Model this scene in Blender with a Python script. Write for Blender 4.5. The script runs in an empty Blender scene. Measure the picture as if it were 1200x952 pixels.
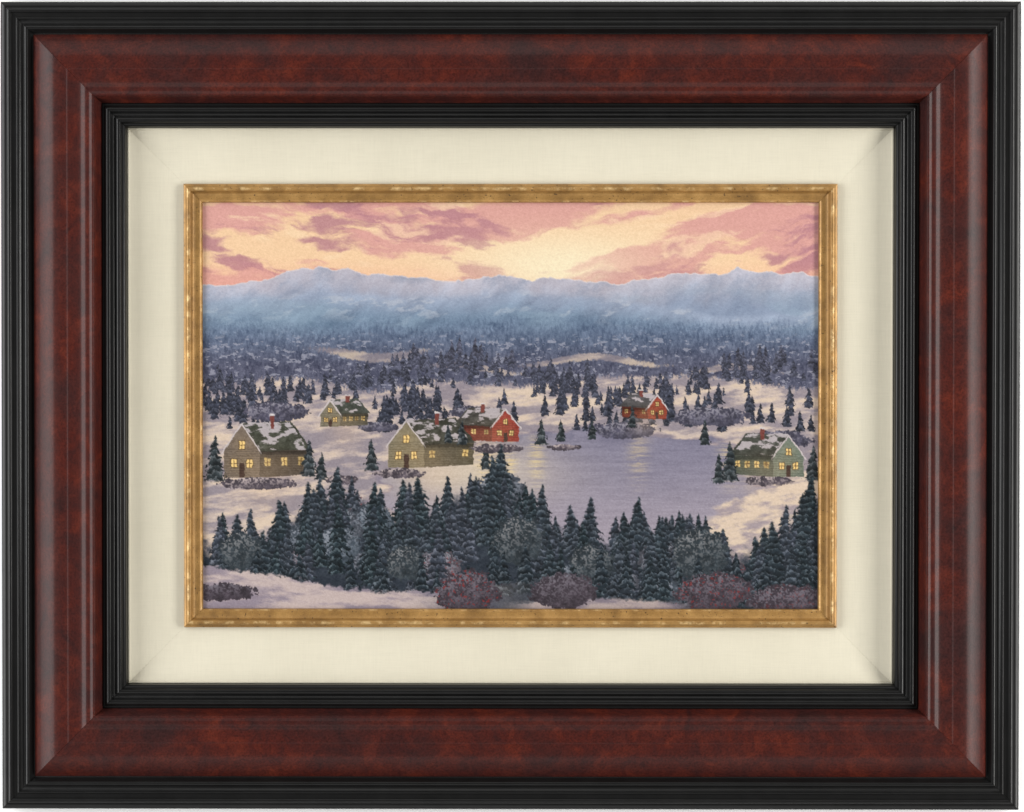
import bpy, math
import numpy as np

S = 0.00063                    # metres per pixel of the 1200 px wide photograph
CZ = 1.55                      # height of the picture's centre on the wall
scene = bpy.context.scene

# ------------------------------------------------------------------ camera, world, lamps
cam_d = bpy.data.cameras.new('camera')
cam_d.lens = 119.0
cam_d.sensor_width = 36.0
cam_d.clip_start = 0.05
cam_d.clip_end = 60.0
cam = bpy.data.objects.new('camera', cam_d)
scene.collection.objects.link(cam)
cam.rotation_mode = 'XYZ'
cam.location = (0.01910, -2.51880, CZ + 0.04725)
cam.rotation_euler = (math.pi / 2 - 0.018811, -0.000395, 0.007102)
scene.camera = cam

world = bpy.data.worlds.new('World')
scene.world = world
world.use_nodes = True
bg = world.node_tree.nodes['Background']
bg.inputs['Color'].default_value = (1.0, 0.99, 0.97, 1)
bg.inputs['Strength'].default_value = 0.10

scene.view_settings.view_transform = 'Standard'
scene.view_settings.look = 'None'
scene.view_settings.exposure = 0.0
scene.view_settings.gamma = 1.0


def softbox(name, loc, size_x, size_y, power, colour=(1, 1, 1)):
    """A rectangular studio softbox aimed at the middle of the picture."""
    d = bpy.data.lights.new(name, 'AREA')
    d.shape = 'RECTANGLE'
    d.size, d.size_y = size_x, size_y
    d.energy = power
    d.color = colour
    o = bpy.data.objects.new(name, d)
    scene.collection.objects.link(o)
    o.location = loc
    from mathutils import Vector
    o.rotation_euler = (Vector((0, 0, CZ)) - Vector(loc)).to_track_quat('-Z', 'Y').to_euler()
    return o


softbox('softbox', (-1.75, -1.00, CZ + 0.05), 1.0, 2.0, 49)
softbox('softbox', (1.72, -1.02, CZ + 0.05), 0.55, 1.8, 47, (1, 0.985, 0.96))
softbox('softbox', (0.0, -1.20, CZ + 1.75), 2.2, 1.3, 14, (1, 0.99, 0.97))
softbox('softbox', (0.0, -1.45, CZ - 1.70), 2.4, 1.0, 10, (1, 0.99, 0.97))

# ------------------------------------------------------------------ helpers


def lin(c):
    """sRGB 0-255 triple to linear RGBA."""
    out = []
    for v in c:
        v = v / 255.0
        out.append(v / 12.92 if v <= 0.04045 else ((v + 0.055) / 1.055) ** 2.4)
    return tuple(out) + (1.0,)


class Nodes:
    def __init__(self, name):
        self.mat = bpy.data.materials.new(name)
        self.mat.use_nodes = True
        self.nt = self.mat.node_tree
        self.bsdf = self.nt.nodes['Principled BSDF']

    def add(self, kind, **kw):
        n = self.nt.nodes.new(kind)
        for k, v in kw.items():
            setattr(n, k, v)
        return n

    def link(self, a, b):
        self.nt.links.new(a, b)

    def coords(self, scale=(1, 1, 1), shift=True):
        tc = self.add('ShaderNodeTexCoord')
        mp = self.add('ShaderNodeMapping')
        mp.inputs['Scale'].default_value = scale
        self.link(tc.outputs['Object'], mp.inputs['Vector'])
        if shift:                                   # every stick of moulding is cut from another length
            oi = self.add('ShaderNodeObjectInfo')
            mu = self.add('ShaderNodeMath', operation='MULTIPLY')
            mu.inputs[1].default_value = 7.0
            self.link(oi.outputs['Random'], mu.inputs[0])
            cb = self.add('ShaderNodeCombineXYZ')
            for i in range(3):
                self.link(mu.outputs[0], cb.inputs[i])
            self.link(cb.outputs[0], mp.inputs['Location'])
        return mp.outputs[0]

    def noise(self, vec, scale, detail=4.0, rough=0.55, dist=0.0):
        n = self.add('ShaderNodeTexNoise')
        n.inputs['Scale'].default_value = scale
        n.inputs['Detail'].default_value = detail
        n.inputs['Roughness'].default_value = rough
        n.inputs['Distortion'].default_value = dist
        self.link(vec, n.inputs['Vector'])
        return n.outputs['Fac']

    def ramp(self, fac, stops):
        r = self.add('ShaderNodeValToRGB')
        el = r.color_ramp.elements
        while len(el) < len(stops):
            el.new(0.5)
        for e, (p, c) in zip(el, stops):
            e.position = p
            e.color = c
        self.link(fac, r.inputs['Fac'])
        return r.outputs['Color']

    def mix(self, fac, a, b, blend='MIX'):
        m = self.add('ShaderNodeMix', data_type='RGBA', blend_type=blend)
        for sock, v in ((m.inputs[0], fac), (m.inputs[6], a), (m.inputs[7], b)):
            if isinstance(v, (int, float, tuple)):
                sock.default_value = v
            else:
                self.link(v, sock)
        return m.outputs[2]

    def bump(self, height, strength, distance):
        b = self.add('ShaderNodeBump')
        b.inputs['Strength'].default_value = strength
        b.inputs['Distance'].default_value = distance
        self.link(height, b.inputs['Height'])
        self.link(b.outputs['Normal'], self.bsdf.inputs['Normal'])

    def set(self, **kw):
        for k, v in kw.items():
            sock = self.bsdf.inputs[k.replace('_', ' ')]
            if isinstance(v, (int, float, tuple)):
                sock.default_value = v
            else:
                self.link(v, sock)


G = lambda v: (v, v, v, 1)

# ------------------------------------------------------------------ materials


def black_lacquer():
    n = Nodes('black_lacquer')
    v = n.coords()
    big = n.noise(v, 60, 5, 0.6)
    fine = n.noise(v, 900, 3, 0.6)
    col = n.ramp(big, [(0.3, G(0.0048)), (0.7, G(0.0075))])
    n.set(Base_Color=col, Roughness=n.ramp(fine, [(0.3, G(0.29)), (0.7, G(0.36))]))
    n.bsdf.inputs['Specular IOR Level'].default_value = 0.30
    n.bump(fine, 0.02, 0.0003)
    return n.mat


def burl_lacquer():
    n = Nodes('burl_lacquer')
    v = n.coords()
    big = n.noise(v, 17, 5, 0.62, 0.5)
    mid = n.noise(v, 62, 6, 0.65, 0.9)
    fine = n.noise(v, 620, 3, 0.7)
    grain = n.noise(v, 1700, 2, 0.6)
    red = n.ramp(mid, [(0.26, lin((50, 23, 22))), (0.5, lin((68, 26, 20))), (0.76, lin((92, 37, 24)))])
    dark = n.ramp(mid, [(0.3, lin((41, 24, 24))), (0.7, lin((59, 29, 27)))])
    blot = n.ramp(big, [(0.40, G(0)), (0.66, G(1))])
    col = n.mix(blot, red, dark)
    speck = n.ramp(fine, [(0.34, G(0.50)), (0.5, G(1)), (0.68, G(1.40))])
    col = n.mix(0.7, col, speck, 'MULTIPLY')
    spots = n.ramp(n.noise(v, 46, 2, 0.5), [(0.70, G(0)), (0.78, G(0.75))])      # small dark eyes of the burl
    col = n.mix(spots, col, lin((36, 22, 24)))
    n.set(Base_Color=col, Roughness=n.ramp(grain, [(0.3, G(0.33)), (0.7, G(0.43))]))
    n.bsdf.inputs['Specular IOR Level'].default_value = 0.19
    n.bump(grain, 0.03, 0.0003)
    return n.mat


def linen(rough=0.95):
    n = Nodes('linen')
    tc = n.add('ShaderNodeTexCoord')
    sx = n.add('ShaderNodeSeparateXYZ')
    n.link(tc.outputs['Object'], sx.inputs[0])
    v = n.coords(shift=False)
    slub_h = n.noise(n.coords((70, 70, 1400), False), 1.0, 3, 0.6)
    slub_v = n.noise(n.coords((1400, 70, 70), False), 1.0, 3, 0.6)
    weave = n.mix(0.5, slub_h, slub_v)
    cloud = n.noise(v, 14, 4, 0.6)
    col = n.ramp(cloud, [(0.3, lin((200, 194, 175))), (0.7, lin((206, 200, 181)))])
    th = n.ramp(weave, [(0.34, G(0.96)), (0.5, G(1.0)), (0.66, G(1.03))])
    col = n.mix(1.0, col, th, 'MULTIPLY')
    n.set(Base_Color=col, Roughness=rough)
    n.bsdf.inputs['Specular IOR Level'].default_value = 0.15
    n.bump(weave, 0.30, 0.0006)
    return n.mat


def gold_leaf():
    n = Nodes('gold_leaf')
    v = n.coords()
    cloud = n.noise(v, 70, 5, 0.6)
    fine = n.noise(v, 1100, 3, 0.6)
    col = n.ramp(cloud, [(0.25, lin((122, 90, 48))), (0.5, lin((156, 118, 65))), (0.78, lin((186, 145, 86)))])
    col = n.mix(0.5, col, n.ramp(fine, [(0.3, G(0.65)), (0.7, G(1.25))]), 'MULTIPLY')
    fleck = n.ramp(n.noise(v, 640, 1, 0.4), [(0.70, G(0)), (0.74, G(0.85))])       # fly-speck distressing
    col = n.mix(fleck, col, lin((52, 36, 20)))
    # gilding rubbed through to the pale ground along the two beads
    at = n.add('ShaderNodeAttribute', attribute_name='wear')
    rub = n.ramp(n.noise(n.coords((1, 1, 1)), 150, 5, 0.7), [(0.50, G(0)), (0.66, G(0.85))])
    rubm = n.mix(1.0, rub, at.outputs['Color'], 'MULTIPLY')
    bw = n.add('ShaderNodeRGBToBW')
    n.link(rubm, bw.inputs[0])
    col = n.mix(bw.outputs[0], col, lin((226, 196, 142)))
    n.set(Base_Color=col, Metallic=0.35, Roughness=n.ramp(fine, [(0.3, G(0.38)), (0.7, G(0.52))]))
    n.bump(fine, 0.12, 0.0006)
    return n.mat


def plain(name, base, rough, scale=40, amount=0.06):
    n = Nodes(name)
    f = n.noise(n.coords(shift=False), scale, 4, 0.6)
    a = lin(base)
    b = tuple(c * (1 - amount) for c in a[:3]) + (1,)
    n.set(Base_Color=n.ramp(f, [(0.3, b), (0.7, a)]), Roughness=rough)
    n.bump(f, 0.05, 0.001)
    return n.mat


def print_mat():
    n = Nodes('printed_canvas')
    at = n.add('ShaderNodeAttribute', attribute_name='ink')
    weave = n.mix(0.5, n.noise(n.coords((60, 60, 1500), False), 1.0, 2), n.noise(n.coords((1500, 60, 60), False), 1.0, 2))
    n.set(Base_Color=at.outputs['Color'], Roughness=0.8)
    n.bsdf.inputs['Specular IOR Level'].default_value = 0.12
    n.bump(weave, 0.10, 0.0004)
    return n.mat


M_BLACK, M_BURL, M_LINEN, M_GOLD = black_lacquer(), burl_lacquer(), linen(), gold_leaf()
M_WALL = plain('white_wall', (254, 254, 254), 0.9, 30, 0.01)
M_BACK = plain('kraft_paper', (150, 120, 84), 0.9)
M_PRINT = print_mat()

# ------------------------------------------------------------------ mesh building
HW, HH = 597.0, 473.6          # half size of the frame in pixels


def arc(cx, cz, r, a0, a1, n=10):
    """Points of a convex bead, angles in degrees from the +offset axis, heights upward."""
    return [(cx + r * math.cos(math.radians(a0 + (a1 - a0) * i / n)),
             cz + r * math.sin(math.radians(a0 + (a1 - a0) * i / n))) for i in range(n + 1)]


def curve(pts, n=6):
    """Catmull-Rom through (offset, height) points."""
    p = [pts[0]] + list(pts) + [pts[-1]]
    out = []
    for i in range(1, len(p) - 2):
        for k in range(n):
            t = k / n
            q = []
            for d in (0, 1):
                a, b, c, e = p[i - 1][d], p[i][d], p[i + 1][d], p[i + 2][d]
                q.append(0.5 * (2 * b + (c - a) * t + (2 * a - 5 * b + 4 * c - e) * t * t + (3 * b - a - 3 * c + e) * t ** 3))
            out.append(tuple(q))
    out.append(tuple(pts[-1]))
    return out


def rail(name, profile, base, mat, side, parent, bevel=0.3, wear=None):
    """One mitred stick of moulding: the profile (offset from the frame's outer edge, height off the wall,
    both in pixels) swept along one side of the picture and closed underneath at height `base`."""
    prof = list(profile)
    nf = len(prof)
    prof = prof + [(prof[-1][0], base), (prof[0][0], base)]
    rings = []
    L = HW if side in ('top', 'bottom') else HH
    O = HH if side in ('top', 'bottom') else HW
    # stations along the length; the two outermost drop slightly to make the eased edge of the mitre joint
    stations = [(-1, 0.02, bevel), (-1, bevel + 0.02, 0.0), (1, bevel + 0.02, 0.0), (1, 0.02, bevel)]
    verts, faces = [], []
    for sgn, inset, drop in stations:
        for k, (o, h) in enumerate(prof):
            hh = h - drop if k < nf else h
            along = sgn * (L - o - inset)
            out = O - o
            if side == 'top':
                x, z = along, out
            elif side == 'bottom':
                x, z = along, -out
            elif side == 'left':
                x, z = -out, along
            else:
                x, z = out, along
            verts.append((x * S, -hh * S - 0.0006, z * S))
    m = len(prof)
    flip = side in ('bottom', 'right')
    for r in range(3):
        for k in range(m):
            a, b = r * m + k, r * m + (k + 1) % m
            f = (a, b, b + m, a + m)
            faces.append(f[::-1] if flip else f)
    c0 = tuple(range(m))
    c1 = tuple(range(3 * m, 4 * m))
    faces.append(c0 if flip else c0[::-1])
    faces.append(c1[::-1] if flip else c1)
    me = bpy.data.meshes.new(name)
    me.from_pydata(verts, [], faces)
    import bmesh
    bm = bmesh.new()
    bm.from_mesh(me)
    bmesh.ops.recalc_face_normals(bm, faces=bm.faces)
    bm.to_mesh(me)
    bm.free()
    me.materials.append(mat)
    for p in me.polygons:
        p.use_smooth = len(p.vertices) == 4
    me.set_sharp_from_angle(angle=math.radians(38))
    if wear:
        at = me.color_attributes.new('wear', 'FLOAT_COLOR', 'POINT')
        for i in range(len(verts)):
            o = prof[i % m][0]
            w = max([max(0.0, 1 - abs(o - c) / rr) * s for c, rr, s in wear])
            at.data[i].color = (w, w, w, 1)
    o = bpy.data.objects.new(name, me)
    scene.collection.objects.link(o)
    o.parent = parent
    return o


# profiles, in pixels: (offset inward from the outer edge, height above the wall)
P_OUTER = ([(0.0, 0.0), (0.0, 29.0), (0.8, 30.6), (2.2, 31.4), (6.6, 31.6)] +
           arc(10.4, 31.6, 3.4, 165, 20) + [(14.6, 32.6), (18.0, 32.4)] + arc(19.6, 32.4, 1.2, 150, 30, 6) +
           [(21.4, 32.2), (26.6, 31.4)] + arc(30.4, 31.2, 3.2, 165, 10) + [(34.2, 30.6), (35.4, 28.6)] +
           [(36.8, 27.4), (38.2, 27.2)])
P_BURL = curve([(38.2, 27.4), (41.0, 30.2), (45.0, 33.4), (48.0, 35.4), (52.0, 37.7), (56.0, 39.7), (60.0, 41.3), (64.0, 42.4),
                (70.0, 43.0), (76.0, 43.1), (78.4, 43.2), (79.8, 43.5), (81.4, 43.6), (86.0, 43.4), (92.0, 43.5), (95.6, 44.0),
                (98.0, 45.0), (100.4, 46.1), (102.6, 46.5), (105.4, 46.7), (107.4, 47.4), (109.4, 48.1), (111.2, 47.4), (113.4, 44.0),
                (116.2, 37.4), (119.0, 32.4)], 5)
P_INNER = ([(119.0, 33.4), (120.0, 34.2), (121.8, 34.2)] + arc(126.4, 33.8, 4.0, 165, 12) +
           [(131.0, 33.6), (133.4, 33.0), (134.4, 32.2)] + arc(138.4, 31.6, 3.8, 165, 8) +
           [(142.6, 31.2), (144.6, 30.8), (145.8, 30.0), (146.4, 28.0), (146.6, 14.0)])
P_LINER = curve([(146.6, 16.8), (147.2, 18.2), (148.8, 18.2), (150.2, 17.0), (156.0, 14.6), (165.0, 12.0), (178.0, 9.4), (195.0, 7.3),
                 (213.4, 6.4)], 6)
P_GOLD = ([(212.2, 5.0), (212.2, 10.0), (212.8, 11.6), (214.6, 12.4)] + arc(218.4, 12.2, 3.4, 160, 10) +
          curve([(222.0, 12.0), (224.0, 10.6), (227.0, 9.6), (230.0, 9.4)], 4) +
          [(231.4, 9.6)] + arc(232.8, 9.4, 1.0, 120, 0, 6) + [(234.2, 7.6), (234.2, 5.0)])


def tag(o, label=None, cat=None, kind=None):
    if label:
        o['label'] = label
    if cat:
        o['category'] = cat
    if kind:
        o['kind'] = kind
    return o


# ------------------------------------------------------------------ the wall
me = bpy.data.meshes.new('wall')
me.from_pydata([(-2.2, 0, 0), (2.2, 0, 0), (2.2, 0, 3.2), (-2.2, 0, 3.2), (-2.2, 0.1, 0), (2.2, 0.1, 0), (2.2, 0.1, 3.2), (-2.2, 0.1, 3.2)], [],
               [(0, 1, 2, 3), (5, 4, 7, 6), (4, 0, 3, 7), (1, 5, 6, 2), (3, 2, 6, 7), (4, 5, 1, 0)])
me.materials.append(M_WALL)
wall = bpy.data.objects.new('wall', me)
scene.collection.objects.link(wall)
tag(wall, 'plain white wall behind the framed picture', 'wall', 'structure')

# ------------------------------------------------------------------ the framed picture
pic = bpy.data.objects.new('framed_picture', None)
scene.collection.objects.link(pic)
pic.location = (0, 0, CZ)
pic.empty_display_size = 0.1
tag(pic, 'winter landscape print in a wide black and red-brown burl frame with cream linen liner', 'framed picture')

for side in ('top', 'bottom', 'left', 'right'):
    r = rail('frame_rail', P_OUTER, 0.0, M_BLACK, side, pic)
    rail('burl_panel', P_BURL, 4.0, M_BURL, side, r)
    rail('inner_moulding', P_INNER, 4.0, M_BLACK, side, r)
for side in ('top', 'bottom', 'left', 'right'):
    rail('linen_liner', P_LINER, 2.0, M_LINEN, side, pic, bevel=0.1)
for side in ('top', 'bottom', 'left', 'right'):
    rail('gold_fillet', P_GOLD, 4.0, M_GOLD, side, pic, bevel=0.3, wear=[(218.0, 3.0, 1.0), (232.9, 1.4, 0.8)])

me = bpy.data.meshes.new('backing_board')
bx, bz = (HW - 20) * S, (HH - 20) * S
vs = [(sx * bx, y, sz * bz) for y in (-0.0016, -0.0009) for sx, sz in ((-1, -1), (1, -1), (1, 1), (-1, 1))]
me.from_pydata(vs, [], [(0, 1, 2, 3), (7, 6, 5, 4), (0, 4, 5, 1), (1, 5, 6, 2), (2, 6, 7, 3), (3, 7, 4, 0)])
me.materials.append(M_BACK)
bb = bpy.data.objects.new('backing_board', me)
scene.collection.objects.link(bb)
bb.parent = pic

# ------------------------------------------------------------------ the print: a generic winter landscape, painted per vertex
# BEGIN PAINT
PW, PH = 1090, 722


def paint():
    rng = np.random.default_rng(11)
    Y, X = np.mgrid[0:PH, 0:PW].astype(np.float32)
    Y = Y + 0.5
    X = X + 0.5

    def vnoise(x, y, seed):
        xi = np.floor(x).astype(np.int64)
        yi = np.floor(y).astype(np.int64)
        fx = (x - xi).astype(np.float32)
        fy = (y - yi).astype(np.float32)
        fx = fx * fx * (3 - 2 * fx)
        fy = fy * fy * (3 - 2 * fy)

        def h(a, b):
            n = (a * 374761393 + b * 668265263 + seed * 1274126177) & 0x7fffffff
            n = ((n ^ (n >> 13)) * 1274126177) & 0x7fffffff
            return (((n ^ (n >> 16)) & 0xffff) / 65535.0).astype(np.float32)
        a, b = h(xi, yi), h(xi + 1, yi)
        c, d = h(xi, yi + 1), h(xi + 1, yi + 1)
        return (a + (b - a) * fx) * (1 - fy) + (c + (d - c) * fx) * fy

    def fbm(x, y, seed, octs=5, gain=0.55):
        out, amp, tot = 0, 1.0, 0.0
        for o in range(octs):
            out = out + amp * vnoise(x * 2 ** o, y * 2 ** o, seed + o * 17)
            tot += amp
            amp *= gain
        return out / tot

    def sm(a, b, x):
        t = np.clip((x - a) / (b - a), 0, 1)
        return t * t * (3 - 2 * t)

    def C(*c):
        return np.array(c, np.float32)

    def lerp(a, b, t):
        return a + (b - a) * (t[..., None] if isinstance(t, np.ndarray) else t)

    def noise1(x, seed, octs=5):
        return fbm(x, np.zeros_like(x), seed, octs)

    # ---- sky
    sk = np.clip(Y / 170, 0, 1)
    img = lerp(C(243, 205, 166), C(252, 214, 172), sk)
    glow = np.exp(-(((X - 640) / 200) ** 2 + ((Y - 118) / 66) ** 2))
    img = lerp(img, C(255, 240, 205), 0.9 * glow)
    wx = X + 60 * (fbm(X / 120, Y / 80, 3, 4) - 0.5)
    wy = Y + 0.30 * (X - 545) * np.where(X > 545, 0.55, -0.35) + 40 * (fbm(X / 90, Y / 60, 5, 4) - 0.5)
    c1 = fbm(wx / 190, wy / 46, 21, 6, 0.56)
    c2 = fbm(wx / 120 + 9, wy / 34, 44, 6, 0.56)
    m1 = sm(0.46, 0.60, c1) * (1 - 0.55 * glow)
    m2 = sm(0.53, 0.66, c2) * (1 - 0.75 * glow)
    img = lerp(img, C(220, 160, 156), 0.85 * m1)
    img = lerp(img, C(184, 130, 140), 0.82 * m2)
    img = lerp(img, C(253, 222, 184), 0.55 * sm(0.60, 0.70, fbm(wx / 110, wy / 26, 77, 6)) * (1 - m2))
    img = lerp(img, C(240, 172, 150), 0.5 * sm(90, 165, Y) * (1 - glow))

    # ---- ridges, far to near
    xs = np.arange(PW, dtype=np.float32)

    def ridge(base, amp, wl, seed, extra=0):
        return (base - amp * (noise1(xs / wl + seed, seed, 6) - 0.5) * 2 + extra).astype(np.float32)

    far = ridge(134, 46, 210, 9, 8 * np.cos((xs - 760) / 170))
    d = Y - far[None, :]
    cov = sm(-0.8, 0.8, d)
    slope = fbm((X + 0.6 * d) / 40, (d - 0.3 * X) / 60, 8, 6, 0.62)
    rg = lerp(C(196, 192, 204), C(146, 160, 184), sm(0, 70, d + 40 * (slope - .5)))
    rg = rg + ((slope - 0.5) * 60)[..., None]
    rg = lerp(rg, C(128, 142, 166), 0.42 * sm(0.40, 0.74, fbm(X / 44 + d / 60, d / 40, 15, 7, 0.70)))
    rg = lerp(rg, C(236, 222, 218), 0.75 * (1 - sm(0, 3.0, d)))
    img = lerp(img, rg, cov)
    near = ridge(176, 22, 190, 33, -16 * np.cos((xs - 250) / 210))
    d = Y - near[None, :]
    slope = fbm((X + d) / 30, d / 44, 38, 6, 0.64)
    rg = lerp(C(160, 172, 194), C(112, 134, 158), sm(0, 50, d + 30 * (slope - .5)))
    rg = rg + ((slope - 0.5) * 84)[..., None]
    rg = lerp(rg, C(196, 200, 210), 0.55 * sm(0.56, 0.70, fbm(X / 34 + d / 30, d / 16, 41, 5, .62)) * (1 - sm(20, 60, d)))
    img = lerp(img, rg, sm(-6, 10, d) * 0.92)
    # wooded lower slopes
    tree_fine = fbm(X / 3.0, Y / 7.0, 51, 4, 0.7)
    tree_mid = fbm(X / 22, Y / 12, 52, 5, 0.6)
    wood = lerp(C(100, 116, 142), C(86, 88, 108), sm(215, 300, Y))
    wood = wood + ((tree_fine - 0.5) * 74 + (tree_mid - 0.5) * 44)[..., None]
    edge = 212 + 34 * (noise1(xs / 120, 60, 5) - 0.5)[None, :] + 26 * (tree_fine - 0.5)
    img = lerp(img, wood, sm(-10, 26, Y - edge))
    fleck = sm(0.645, 0.69, fbm(X / 9, Y / 4.5, 57, 3, 0.6)) * sm(222, 250, Y) * (1 - sm(330, 350, Y))
    img = lerp(img, C(176, 176, 190), 0.62 * fleck)
    # hazy mist in the valley
    mist = sm(0.46, 0.72, fbm(X / 150, Y / 38, 64, 5)) * np.exp(-((Y - 196) / 34) ** 2)
    img = lerp(img, C(156, 178, 196), 0.5 * mist)

    # ---- snow fields of the valley floor
    sn_n = fbm(X / 60 + Y / 40, Y / 16, 71, 6, 0.6)
    snow = lerp(C(152, 142, 150), C(206, 188, 178), sm(0.38, 0.62, sn_n))
    snow = lerp(snow, C(238, 214, 184), 0.5 * sm(0.56, 0.72, sn_n))
    top = 318 + 46 * (noise1(xs / 150, 80, 4) - 0.5)[None, :] + 24 * (tree_fine - 0.5)
    img = lerp(img, snow, sm(-3, 5, Y - top))
    for (cx, cy, rx, ry) in ((300, 268, 105, 9), (690, 282, 130, 7), (930, 300, 90, 6), (480, 296, 90, 6)):
        q = ((X - cx) / rx) ** 2 + ((Y - cy - 8 * np.sin(X / 40)) / ry) ** 2 + 1.6 * (tree_fine - 0.5)
        img = lerp(img, snow * 0.94, 0.85 * (1 - sm(0.5, 1.2, q)))

    # ---- the frozen pond
    pe = 0.16 * (fbm(X / 60, Y / 22, 91, 4) - 0.5)
    px, py = (X - 650) / 330, (Y - 508) / 104
    q = px ** 2 + py ** 2 + pe * 4 + 0.25 * px * py
    ice = lerp(C(134, 130, 150), C(166, 156, 168), sm(420, 600, Y))
    ice = lerp(ice, C(222, 206, 184), 0.85 * np.exp(-(((X - 470) / 150) ** 2 + ((Y - 478) / 52) ** 2)))
    streak = fbm(X / 46, Y / 2.6, 95, 4, 0.6)
    ice = ice + ((streak - 0.5) * 26)[..., None]
    img = lerp(img, C(120, 112, 134), 0.5 * (1 - sm(1.0, 1.10, q)))
    for (cx, wd, kk) in ((505, 22, .8), (545, 10, .7), (590, 14, .6), (770, 16, .45), (930, 18, .6), (965, 10, .5)):
        rf = np.exp(-((X - cx - 5 * (streak - .5)) / wd) ** 2) * np.exp(-((Y - 450) / 46) ** 2) * sm(0.35, 0.7, streak)
        ice = lerp(ice, C(240, 212, 150), kk * rf)
    ice = lerp(ice, C(104, 102, 124), 0.55 * np.exp(-((Y - 408) / 16) ** 2) * sm(.3, .6, fbm(X / 24, Y / 30, 97, 3)))
    img = lerp(img, ice, 1 - sm(0.96, 1.0, q))

    # ---- objects drawn back to front
    def region(x0, x1, y0, y1):
        x0, x1 = int(max(0, x0)), int(min(PW, x1))
        y0, y1 = int(max(0, y0)), int(min(PH, y1))
        return None if x1 <= x0 or y1 <= y0 else (slice(y0, y1), slice(x0, x1))

    def fir(cx, by, h, w, dark, snowc, amount=0.6, seed=0):
        r = region(cx - w, cx + w, by - h - 2, by + 3)
        if r is None:
            return
        x, y = X[r], Y[r]
        v = (y - (by - h)) / h
        u = (x - cx - h * 0.012 * np.sin(v * 9 + seed)) / (w / 2)
        au = np.abs(u)
        n = max(4.0, h / 11.0)
        jag = vnoise(x / 2.6 + seed * 7.1, y / 3.2, seed + 5)
        jag2 = vnoise(x / 6.0 + seed * 3.3, y / 5.0, seed + 9)
        ph = (np.clip(v, 0, 1) ** 0.85) * n - au * 0.75 + 0.55 * (jag2 - 0.5)
        ph = ph + 0.3 * (vnoise(x / 1.9 + seed * 1.7, y / 2.6, seed + 13) - 0.5) + 0.4 * (vnoise(x / 4.2, y / 9.0, seed + 15) - 0.5)
        t = ph - np.floor(ph)
        lim = np.clip(v, 0, 1) ** 0.82 * (0.60 + 0.40 * t) * (0.72 + 0.5 * jag)
        a = sm(0.06, -0.06, au - lim) * sm(0, 0.012, v) * (1 - sm(0.97, 1.02, v + 0.06 * (jag - 0.5)))
        lit = sm(0.50, 0.98, 1 - t + 0.60 * (jag - 0.5) - 0.22 * u) * amount * (0.55 + 0.6 * jag2)
        col = lerp(dark * 0.62, dark * 1.25, jag2)
        col = col * (0.72 + 0.38 * (1 - t))[..., None]
        col = lerp(col, snowc, np.clip(lit, 0, 1) * (0.45 + 0.55 * au))
        img[r] = lerp(img[r], col, np.clip(a, 0, 1))

    def bush(cx, cy, rx, ry, dark, snowc, amount=0.5, seed=0, berries=0.0):
        r = region(cx - rx * 1.3, cx + rx * 1.3, cy - ry * 1.3, cy + ry * 1.3)
        if r is None:
            return
        x, y = X[r], Y[r]
        n1 = fbm(x / 9 + seed, y / 9, seed + 3, 3, 0.65)
        n2 = vnoise(x / 2.4, y / 2.4, seed + 6)
        q = ((x - cx) / rx) ** 2 + ((y - cy) / ry) ** 2 + 1.1 * (n1 - 0.5) + 0.35 * (n2 - .5)
        a = 1 - sm(0.86, 1.0, q)
        up = np.clip(0.55 - 0.55 * (y - cy) / ry - 0.22 * (x - cx) / rx, 0, 1.2)
        col = lerp(dark * 0.55, dark * 1.3, np.clip(0.15 + n1 * 0.9, 0, 1))
        col = lerp(col, snowc, np.clip(sm(0.46, 0.72, n2 * 0.6 + n1 * 0.5) * up * amount, 0, 1))
        if berries:
            b = sm(0.76, 0.84, vnoise(x / 2.8 + 40, y / 2.8, seed + 60))
            col = lerp(col, C(134, 50, 50), b * berries)
        img[r] = lerp(img[r], col, a)

    def poly(pts, col, shade=0.0, seed=1, tex=2.5):
        pts = [(float(a), float(b)) for a, b in pts]
        r = region(min(p[0] for p in pts) - 2, max(p[0] for p in pts) + 2, min(p[1] for p in pts) - 2, max(p[1] for p in pts) + 2)
        if r is None:
            return
        x, y = X[r], Y[r]
        area = sum(pts[i][0] * pts[(i + 1) % len(pts)][1] - pts[(i + 1) % len(pts)][0] * pts[i][1] for i in range(len(pts)))
        s = 1 if area > 0 else -1
        d = np.full(x.shape, 1e3, np.float32)
        for i in range(len(pts)):
            (ax, ay), (bx_, by_) = pts[i], pts[(i + 1) % len(pts)]
            ln = math.hypot(bx_ - ax, by_ - ay) + 1e-6
            d = np.minimum(d, s * ((bx_ - ax) * (y - ay) - (by_ - ay) * (x - ax)) / ln)
        a = np.clip(d + 0.5, 0, 1)
        c = col + ((fbm(x / tex, y / tex, seed, 3) - 0.5) * shade)[..., None]
        img[r] = lerp(img[r], c, a)

    def glowspot(cx, cy, rad, col, k):
        r = region(cx - rad * 3, cx + rad * 3, cy - rad * 3, cy + rad * 3)
        if r is None:
            return
        g = np.exp(-((X[r] - cx) ** 2 + (Y[r] - cy) ** 2) / rad ** 2)
        img[r] = lerp(img[r], col, g * k)

    LAMP = C(250, 214, 140)

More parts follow.
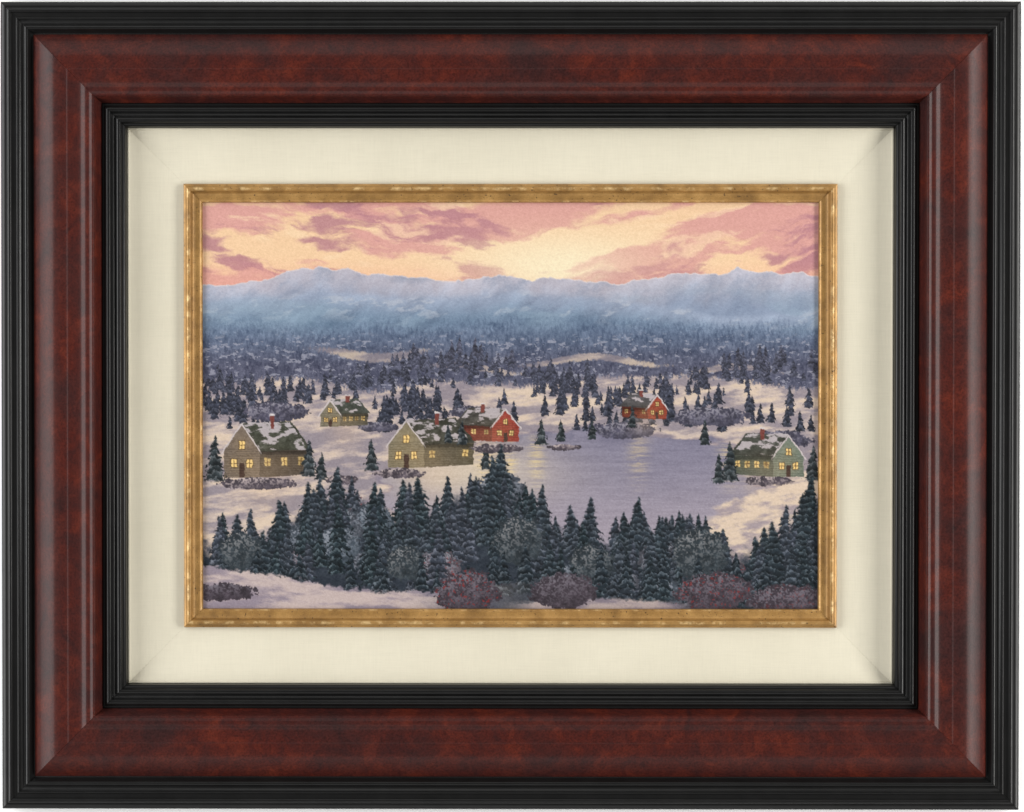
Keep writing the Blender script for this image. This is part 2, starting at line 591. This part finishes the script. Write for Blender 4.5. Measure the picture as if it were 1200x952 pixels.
    def cabin(x, by, w, h, depth, wall_c, roof_c, flip=False, seed=0):
        """A plain gabled cabin seen three-quarter on: gable end and one long side under a snowy roof."""
        k = -1 if flip else 1
        gx0, gx1 = x, x + k * w * 0.42
        sx1 = x + k * w
        eav, apex = by - h * 0.52, by - h
        poly([(gx0, by), (gx0, eav), ((gx0 + gx1) / 2, apex + 4), (gx1, eav), (gx1, by)], wall_c, 34, seed, 3)
        poly([(gx1, by), (gx1, eav), (sx1, eav - depth * .2), (sx1, by - depth * .3)], wall_c * 0.72, 30, seed + 1, 3)
        ax = (gx0 + gx1) / 2
        bx2 = ax + k * w * 0.58
        poly([(ax, apex), (bx2, apex - depth * .2), (sx1 + k * 4, eav + 3 - depth * .2), (gx1 + k * 3, eav + 4)], roof_c, 50, seed + 2, 7)
        r = region(min(ax, sx1) - 6, max(ax, sx1) + 6, apex - 8, eav + 6)
        if r is not None:                       # drifts of snow lying on the roof slope
            x_, y_ = X[r], Y[r]
            tt = np.clip((y_ - apex) / max(1.0, (eav - apex)), 0, 1)
            left = ax + (gx1 - ax) * tt
            right = bx2 + (sx1 - bx2) * tt
            ins = ((x_ - left) * k > 1) & ((right - x_) * k > 1) & (y_ > apex - depth * .1) & (y_ < eav + 1)
            nn = fbm(x_ / 16, y_ / 7, seed + 30, 4)
            img[r] = lerp(img[r], C(196, 186, 190), (sm(0.46, 0.58, nn + 0.18 * (0.4 - tt)) * ins).astype(np.float32) * 0.9)
        for (p0, p1) in (((gx0 - k * 4, eav + 5), (ax, apex - 1)), ((ax, apex - 1), (gx1 + k * 3, eav + 5))):
            poly([p0, p1, (p1[0], p1[1] + 4), (p0[0], p0[1] + 4)], C(206, 196, 196), 10, seed + 4)
        ww, wh = w * 0.066, h * 0.15
        for cx_, cy_ in ((gx0 + (gx1 - gx0) * .28, by - h * .26), (gx0 + (gx1 - gx0) * .72, by - h * .26),
                         ((gx0 + gx1) / 2, by - h * .60)):
            poly([(cx_ - ww / 2 - 1, cy_ - wh / 2 - 1), (cx_ + ww / 2 + 1, cy_ - wh / 2 - 1), (cx_ + ww / 2 + 1, cy_ + wh / 2 + 1),
                  (cx_ - ww / 2 - 1, cy_ + wh / 2 + 1)], C(60, 46, 40))
            poly([(cx_ - ww / 2, cy_ - wh / 2), (cx_ + ww / 2, cy_ - wh / 2), (cx_ + ww / 2, cy_ + wh / 2), (cx_ - ww / 2, cy_ + wh / 2)], LAMP, 40, seed + 5)
            glowspot(cx_, cy_, ww * 1.5, C(236, 190, 110), 0.12)
        nwin = (3, 2, 4)[(seed // 10) % 3]
        for i in range(nwin):
            cx_ = gx1 + (sx1 - gx1) * (0.16 + 0.68 * i / max(1, nwin - 1))
            cy_ = by - h * .28 - depth * .2 * (0.16 + 0.68 * i / max(1, nwin - 1))
            poly([(cx_ - ww / 2, cy_ - wh / 2), (cx_ + ww / 2, cy_ - wh / 2), (cx_ + ww / 2, cy_ + wh / 2), (cx_ - ww / 2, cy_ + wh / 2)], LAMP * (.96, .80, .9, .7)[(i + seed) % 4], 60, seed + 6)
            glowspot(cx_, cy_, ww * 1.4, C(236, 190, 110), 0.10)
        # mullions, boards and a door
        for cx_, cy_ in ((gx0 + (gx1 - gx0) * .28, by - h * .26), (gx0 + (gx1 - gx0) * .72, by - h * .26), ((gx0 + gx1) / 2, by - h * .60)) + tuple(
                (gx1 + (sx1 - gx1) * (0.16 + 0.68 * i / max(1, nwin - 1)), by - h * .28 - depth * .2 * (0.16 + 0.68 * i / max(1, nwin - 1))) for i in range(nwin)):
            poly([(cx_ - .7, cy_ - wh / 2), (cx_ + .7, cy_ - wh / 2), (cx_ + .7, cy_ + wh / 2), (cx_ - .7, cy_ + wh / 2)], C(110, 84, 56))
            poly([(cx_ - ww / 2, cy_ - .6), (cx_ + ww / 2, cy_ - .6), (cx_ + ww / 2, cy_ + .6), (cx_ - ww / 2, cy_ + .6)], C(110, 84, 56))
        dxc = (gx0 + gx1) / 2
        poly([(dxc - ww * .45, by), (dxc - ww * .45, by - h * .28), (dxc + ww * .45, by - h * .28), (dxc + ww * .45, by)], C(66, 48, 42), 20, seed + 12)
        r = region(min(gx0, sx1), max(gx0, sx1), eav - 2, by + 1)
        if r is not None:
            band = 0.5 + 0.5 * np.sin(Y[r] * 2 * math.pi / 4.2 + 0.6 * vnoise(X[r] / 9, Y[r] / 9, seed))
            dark_ = (img[r].mean(-1) < 150) & (np.abs(X[r] - (gx0 + sx1) / 2) < abs(sx1 - gx0) / 2 - 1)
            img[r] = img[r] * (1 - 0.16 * band * dark_)[..., None]
            ev = np.exp(-((Y[r] - eav - 5) / 4.0) ** 2) * ((X[r] - gx1) * k > 0) * ((sx1 - X[r]) * k > 0)
            img[r] = img[r] * (1 - 0.35 * ev)[..., None]
        # chimney
        qx = ax + k * w * 0.36
        poly([(qx - 3.4, apex + h * .10), (qx - 3.4, apex - h * .14), (qx + 3.4, apex - h * .14), (qx + 3.4, apex + h * .10)], C(120, 66, 60), 30, seed + 8)
        poly([(qx - 4.2, apex - h * .14), (qx - 4.2, apex - h * .18), (qx + 4.2, apex - h * .18), (qx + 4.2, apex - h * .14)], C(214, 206, 206))
        glowspot(x + k * w * .5, by + 6, w * .34, C(246, 206, 160), 0.22)

    SNOWF, DF = C(140, 146, 160), C(66, 70, 86)
    # mid-distance belts of firs
    belt = []
    for i in range(330):
        x = rng.uniform(0, PW)
        y = 322 + 24 * math.sin(x / 95.0) + rng.normal(0, 13)
        belt.append((y, x, rng.uniform(16, 34)))
    for i in range(150):
        x = rng.choice([rng.normal(60, 70), rng.normal(1000, 90), rng.normal(700, 90), rng.normal(380, 50)])
        y = rng.uniform(355, 408)
        belt.append((y, x, rng.uniform(22, 44)))
    belt.sort()
    for j, (y, x, h) in enumerate(belt):
        k = min(1.0, max(0.0, (y - 300) / 110))
        fir(x, y, h, h * 0.58, lerp(C(86, 88, 106), C(58, 62, 76), k), lerp(C(136, 138, 156), C(164, 166, 176), k), 0.42, j)
    for j, (x, y, rx, ry) in enumerate(((130, 372, 60, 18), (900, 380, 70, 17), (742, 404, 60, 15), (480, 372, 44, 11), (1020, 420, 56, 16), (310, 398, 38, 9))):
        bush(x, y, rx, ry, C(78, 76, 92), C(176, 172, 182), 0.7, 300 + j)
    # a loose handful of plain cabins
    cabin(820, 384, 78, 44, 12, C(150, 66, 52), C(84, 82, 84), True, 11)
    cabin(210, 398, 84, 48, 12, C(126, 120, 104), C(72, 76, 70), False, 21)
    cabin(560, 424, 112, 58, 14, C(150, 62, 54), C(74, 72, 68), True, 31)
    cabin(330, 470, 150, 84, 18, C(136, 126, 104), C(66, 66, 58), False, 41)
    cabin(1062, 486, 128, 74, 16, C(118, 128, 116), C(70, 72, 66), True, 51)
    cabin(40, 488, 150, 96, 18, C(122, 108, 96), C(70, 72, 62), False, 61)
    for j, (x, y, h) in enumerate(((300, 476, 58), (502, 474, 46), (190, 486, 66), (212, 492, 50), (24, 494, 82), (600, 430, 48), (634, 424, 40), (932, 494, 72),
                                   (912, 498, 54), (1078, 500, 70), (460, 430, 44), (436, 426, 34), (690, 420, 36), (760, 400, 40), (888, 430, 46))):
        fir(x, y, h, h * 0.56, C(54, 62, 66), C(176, 176, 180), 0.62, 500 + j)
    for j, (x, y, rx, ry) in enumerate(((350, 480, 46, 9), (520, 436, 50, 8), (1000, 494, 44, 9), (250, 492, 30, 8), (100, 498, 70, 11), (640, 434, 28, 6))):
        bush(x, y, rx, ry, C(84, 76, 84), C(206, 190, 186), 0.9, 400 + j)

    # ---- lower right snow bank and the near woods
    bank = 1 - sm(0.9, 1.04, ((X - 1080) / 190) ** 2 + ((Y - 590) / 96) ** 2 + 0.5 * (fbm(X / 40, Y / 20, 130, 4) - .5))
    img = lerp(img, lerp(C(170, 156, 160), C(226, 204, 182), sm(0.36, 0.64, fbm((X + Y) / 36, Y / 14, 131, 5, .6))), bank)
    fg = lerp(C(150, 138, 150), C(200, 182, 178), sm(0.36, 0.66, fbm((X - Y) / 70, Y / 18, 140, 5, .6)))
    line = 664 + 26 * np.sin((xs - 140) / 150.0)[None, :] + 10 * (noise1(xs / 60, 141, 4) - .5)[None, :]
    near_edge = 562 + 36 * np.sin(xs / 118.0 + 0.6)[None, :] + 22 * np.sin(xs / 47.0)[None, :] - 34 * sm(150, 400, 420 - np.abs(xs - 240))[None, :]
    und = lerp(C(34, 40, 50), C(66, 74, 84), fbm(X / 12, Y / 9, 150, 4, .65))
    img = lerp(img, und, sm(-14, 30, Y - near_edge - 60 * (fbm(X / 16, Y / 16, 151, 4, .65) - 0.3)))

    near_trees = []
    for i in range(210):
        x = rng.uniform(-10, PW + 10)
        base = near_edge[0, int(min(PW - 1, max(0, x)))]
        near_trees.append((base + rng.uniform(40, 158), x, rng.uniform(62, 128)))
    near_trees.sort()
    for j, (y, x, h) in enumerate(near_trees):
        if y > 730:
            continue
        k = rng.uniform(0, 1)
        if rng.uniform() < 0.18:
            bush(x, y - h * .3, h * .36, h * .30, lerp(C(70, 80, 90), C(92, 84, 92), k), C(168, 172, 182), 0.75, 700 + j, 0.55 if k > .62 else 0.0)
        fir(x, y, h, h * rng.uniform(.44, .66), lerp(C(38, 50, 56), C(62, 68, 80), k), lerp(C(150, 164, 170), C(170, 172, 186), k), 0.72, 800 + j)
    for j, (x, y, rx, ry) in enumerate(((560, 600, 46, 44), (880, 622, 52, 46), (70, 618, 40, 34), (690, 640, 40, 34), (360, 640, 34, 32))):
        bush(x, y, rx, ry, C(54, 62, 68), C(176, 172, 172), 0.62, 600 + j)
    for j in range(26):
        x = rng.uniform(0, PW)
        h = rng.uniform(50, 92)
        fir(x, rng.uniform(672, 726), h, h * .54, C(40, 50, 58), C(160, 168, 176), 0.7, 1000 + j)
    img = lerp(img, fg, sm(-3, 3, Y - line - 14 * (fbm(X / 7, Y / 5, 160, 3) - .5)) * (1 - sm(330, 640, X)))
    fg2 = 712 - 12 * np.exp(-((xs - 700) / 130) ** 2)[None, :]
    img = lerp(img, fg * .9, sm(-3, 4, Y - fg2 - 8 * (fbm(X / 6, Y / 5, 161, 3) - .5)) * sm(520, 600, X) * (1 - sm(820, 900, X)))
    for j, (x, y, rx, ry, b) in enumerate(((470, 690, 58, 40, .8), (905, 690, 70, 36, .7), (30, 690, 70, 16, 0), (1040, 706, 80, 30, .3), (640, 688, 60, 34, 0))):
        bush(x, y, rx, ry, C(70, 62, 70), C(150, 146, 156), 0.55, 900 + j, b)

    # ---- brushwork: warp a little along a flow field, add dabs
    wxx = X + 1.8 * (fbm(X / 7, Y / 7, 170, 3) - 0.5) * 2
    wyy = Y + 1.5 * (fbm(X / 7, Y / 7, 171, 3) - 0.5) * 2
    xi = np.clip(wxx.astype(np.int64), 0, PW - 1)
    yi = np.clip(wyy.astype(np.int64), 0, PH - 1)
    img = img[yi, xi]
    dab = fbm((X + Y * .5) / 3.2, (Y - X * .3) / 2.2, 180, 3, .7) - 0.5
    img = img + (dab * 24)[..., None] + rng.normal(0, 3.0, (PH, PW, 1))
    return np.clip(img, 0, 255).astype(np.float32)
# END PAINT


def make_print():
    """The stretched canvas: a dense grid whose corners carry the ink colours."""
    img = paint() / 255.0
    ink = np.where(img <= 0.04045, img / 12.92, ((img + 0.055) / 1.055) ** 2.4) * INK_GAIN
    w, h = (HW - 232.6) * 2 * S, (HH - 232.6) * 2 * S
    nx, ny = PW, PH
    gx = np.linspace(-w / 2, w / 2, nx)
    gz = np.linspace(h / 2, -h / 2, ny)
    co = np.zeros((ny, nx, 3), np.float32)
    co[..., 0] = gx[None, :]
    co[..., 2] = gz[:, None]
    co[..., 1] = -6.0 * S - 0.0006
    idx = np.arange(nx * ny, dtype=np.int32).reshape(ny, nx)
    quads = np.stack([idx[:-1, :-1], idx[1:, :-1], idx[1:, 1:], idx[:-1, 1:]], -1).reshape(-1)
    nq = (nx - 1) * (ny - 1)
    me = bpy.data.meshes.new('painting')
    me.vertices.add(nx * ny)
    me.vertices.foreach_set('co', co.reshape(-1))
    me.loops.add(nq * 4)
    me.loops.foreach_set('vertex_index', quads)
    me.polygons.add(nq)
    me.polygons.foreach_set('loop_start', np.arange(0, nq * 4, 4, dtype=np.int32))
    me.polygons.foreach_set('loop_total', np.full(nq, 4, np.int32))
    me.update(calc_edges=True)
    at = me.color_attributes.new('ink', 'FLOAT_COLOR', 'POINT')
    rgba = np.ones((ny, nx, 4), np.float32)
    rgba[..., :3] = ink
    at.data.foreach_set('color', rgba.reshape(-1))
    me.materials.append(M_PRINT)
    o = bpy.data.objects.new('painting', me)
    scene.collection.objects.link(o)
    o.parent = pic
    return o


INK_GAIN = 0.71
make_print()
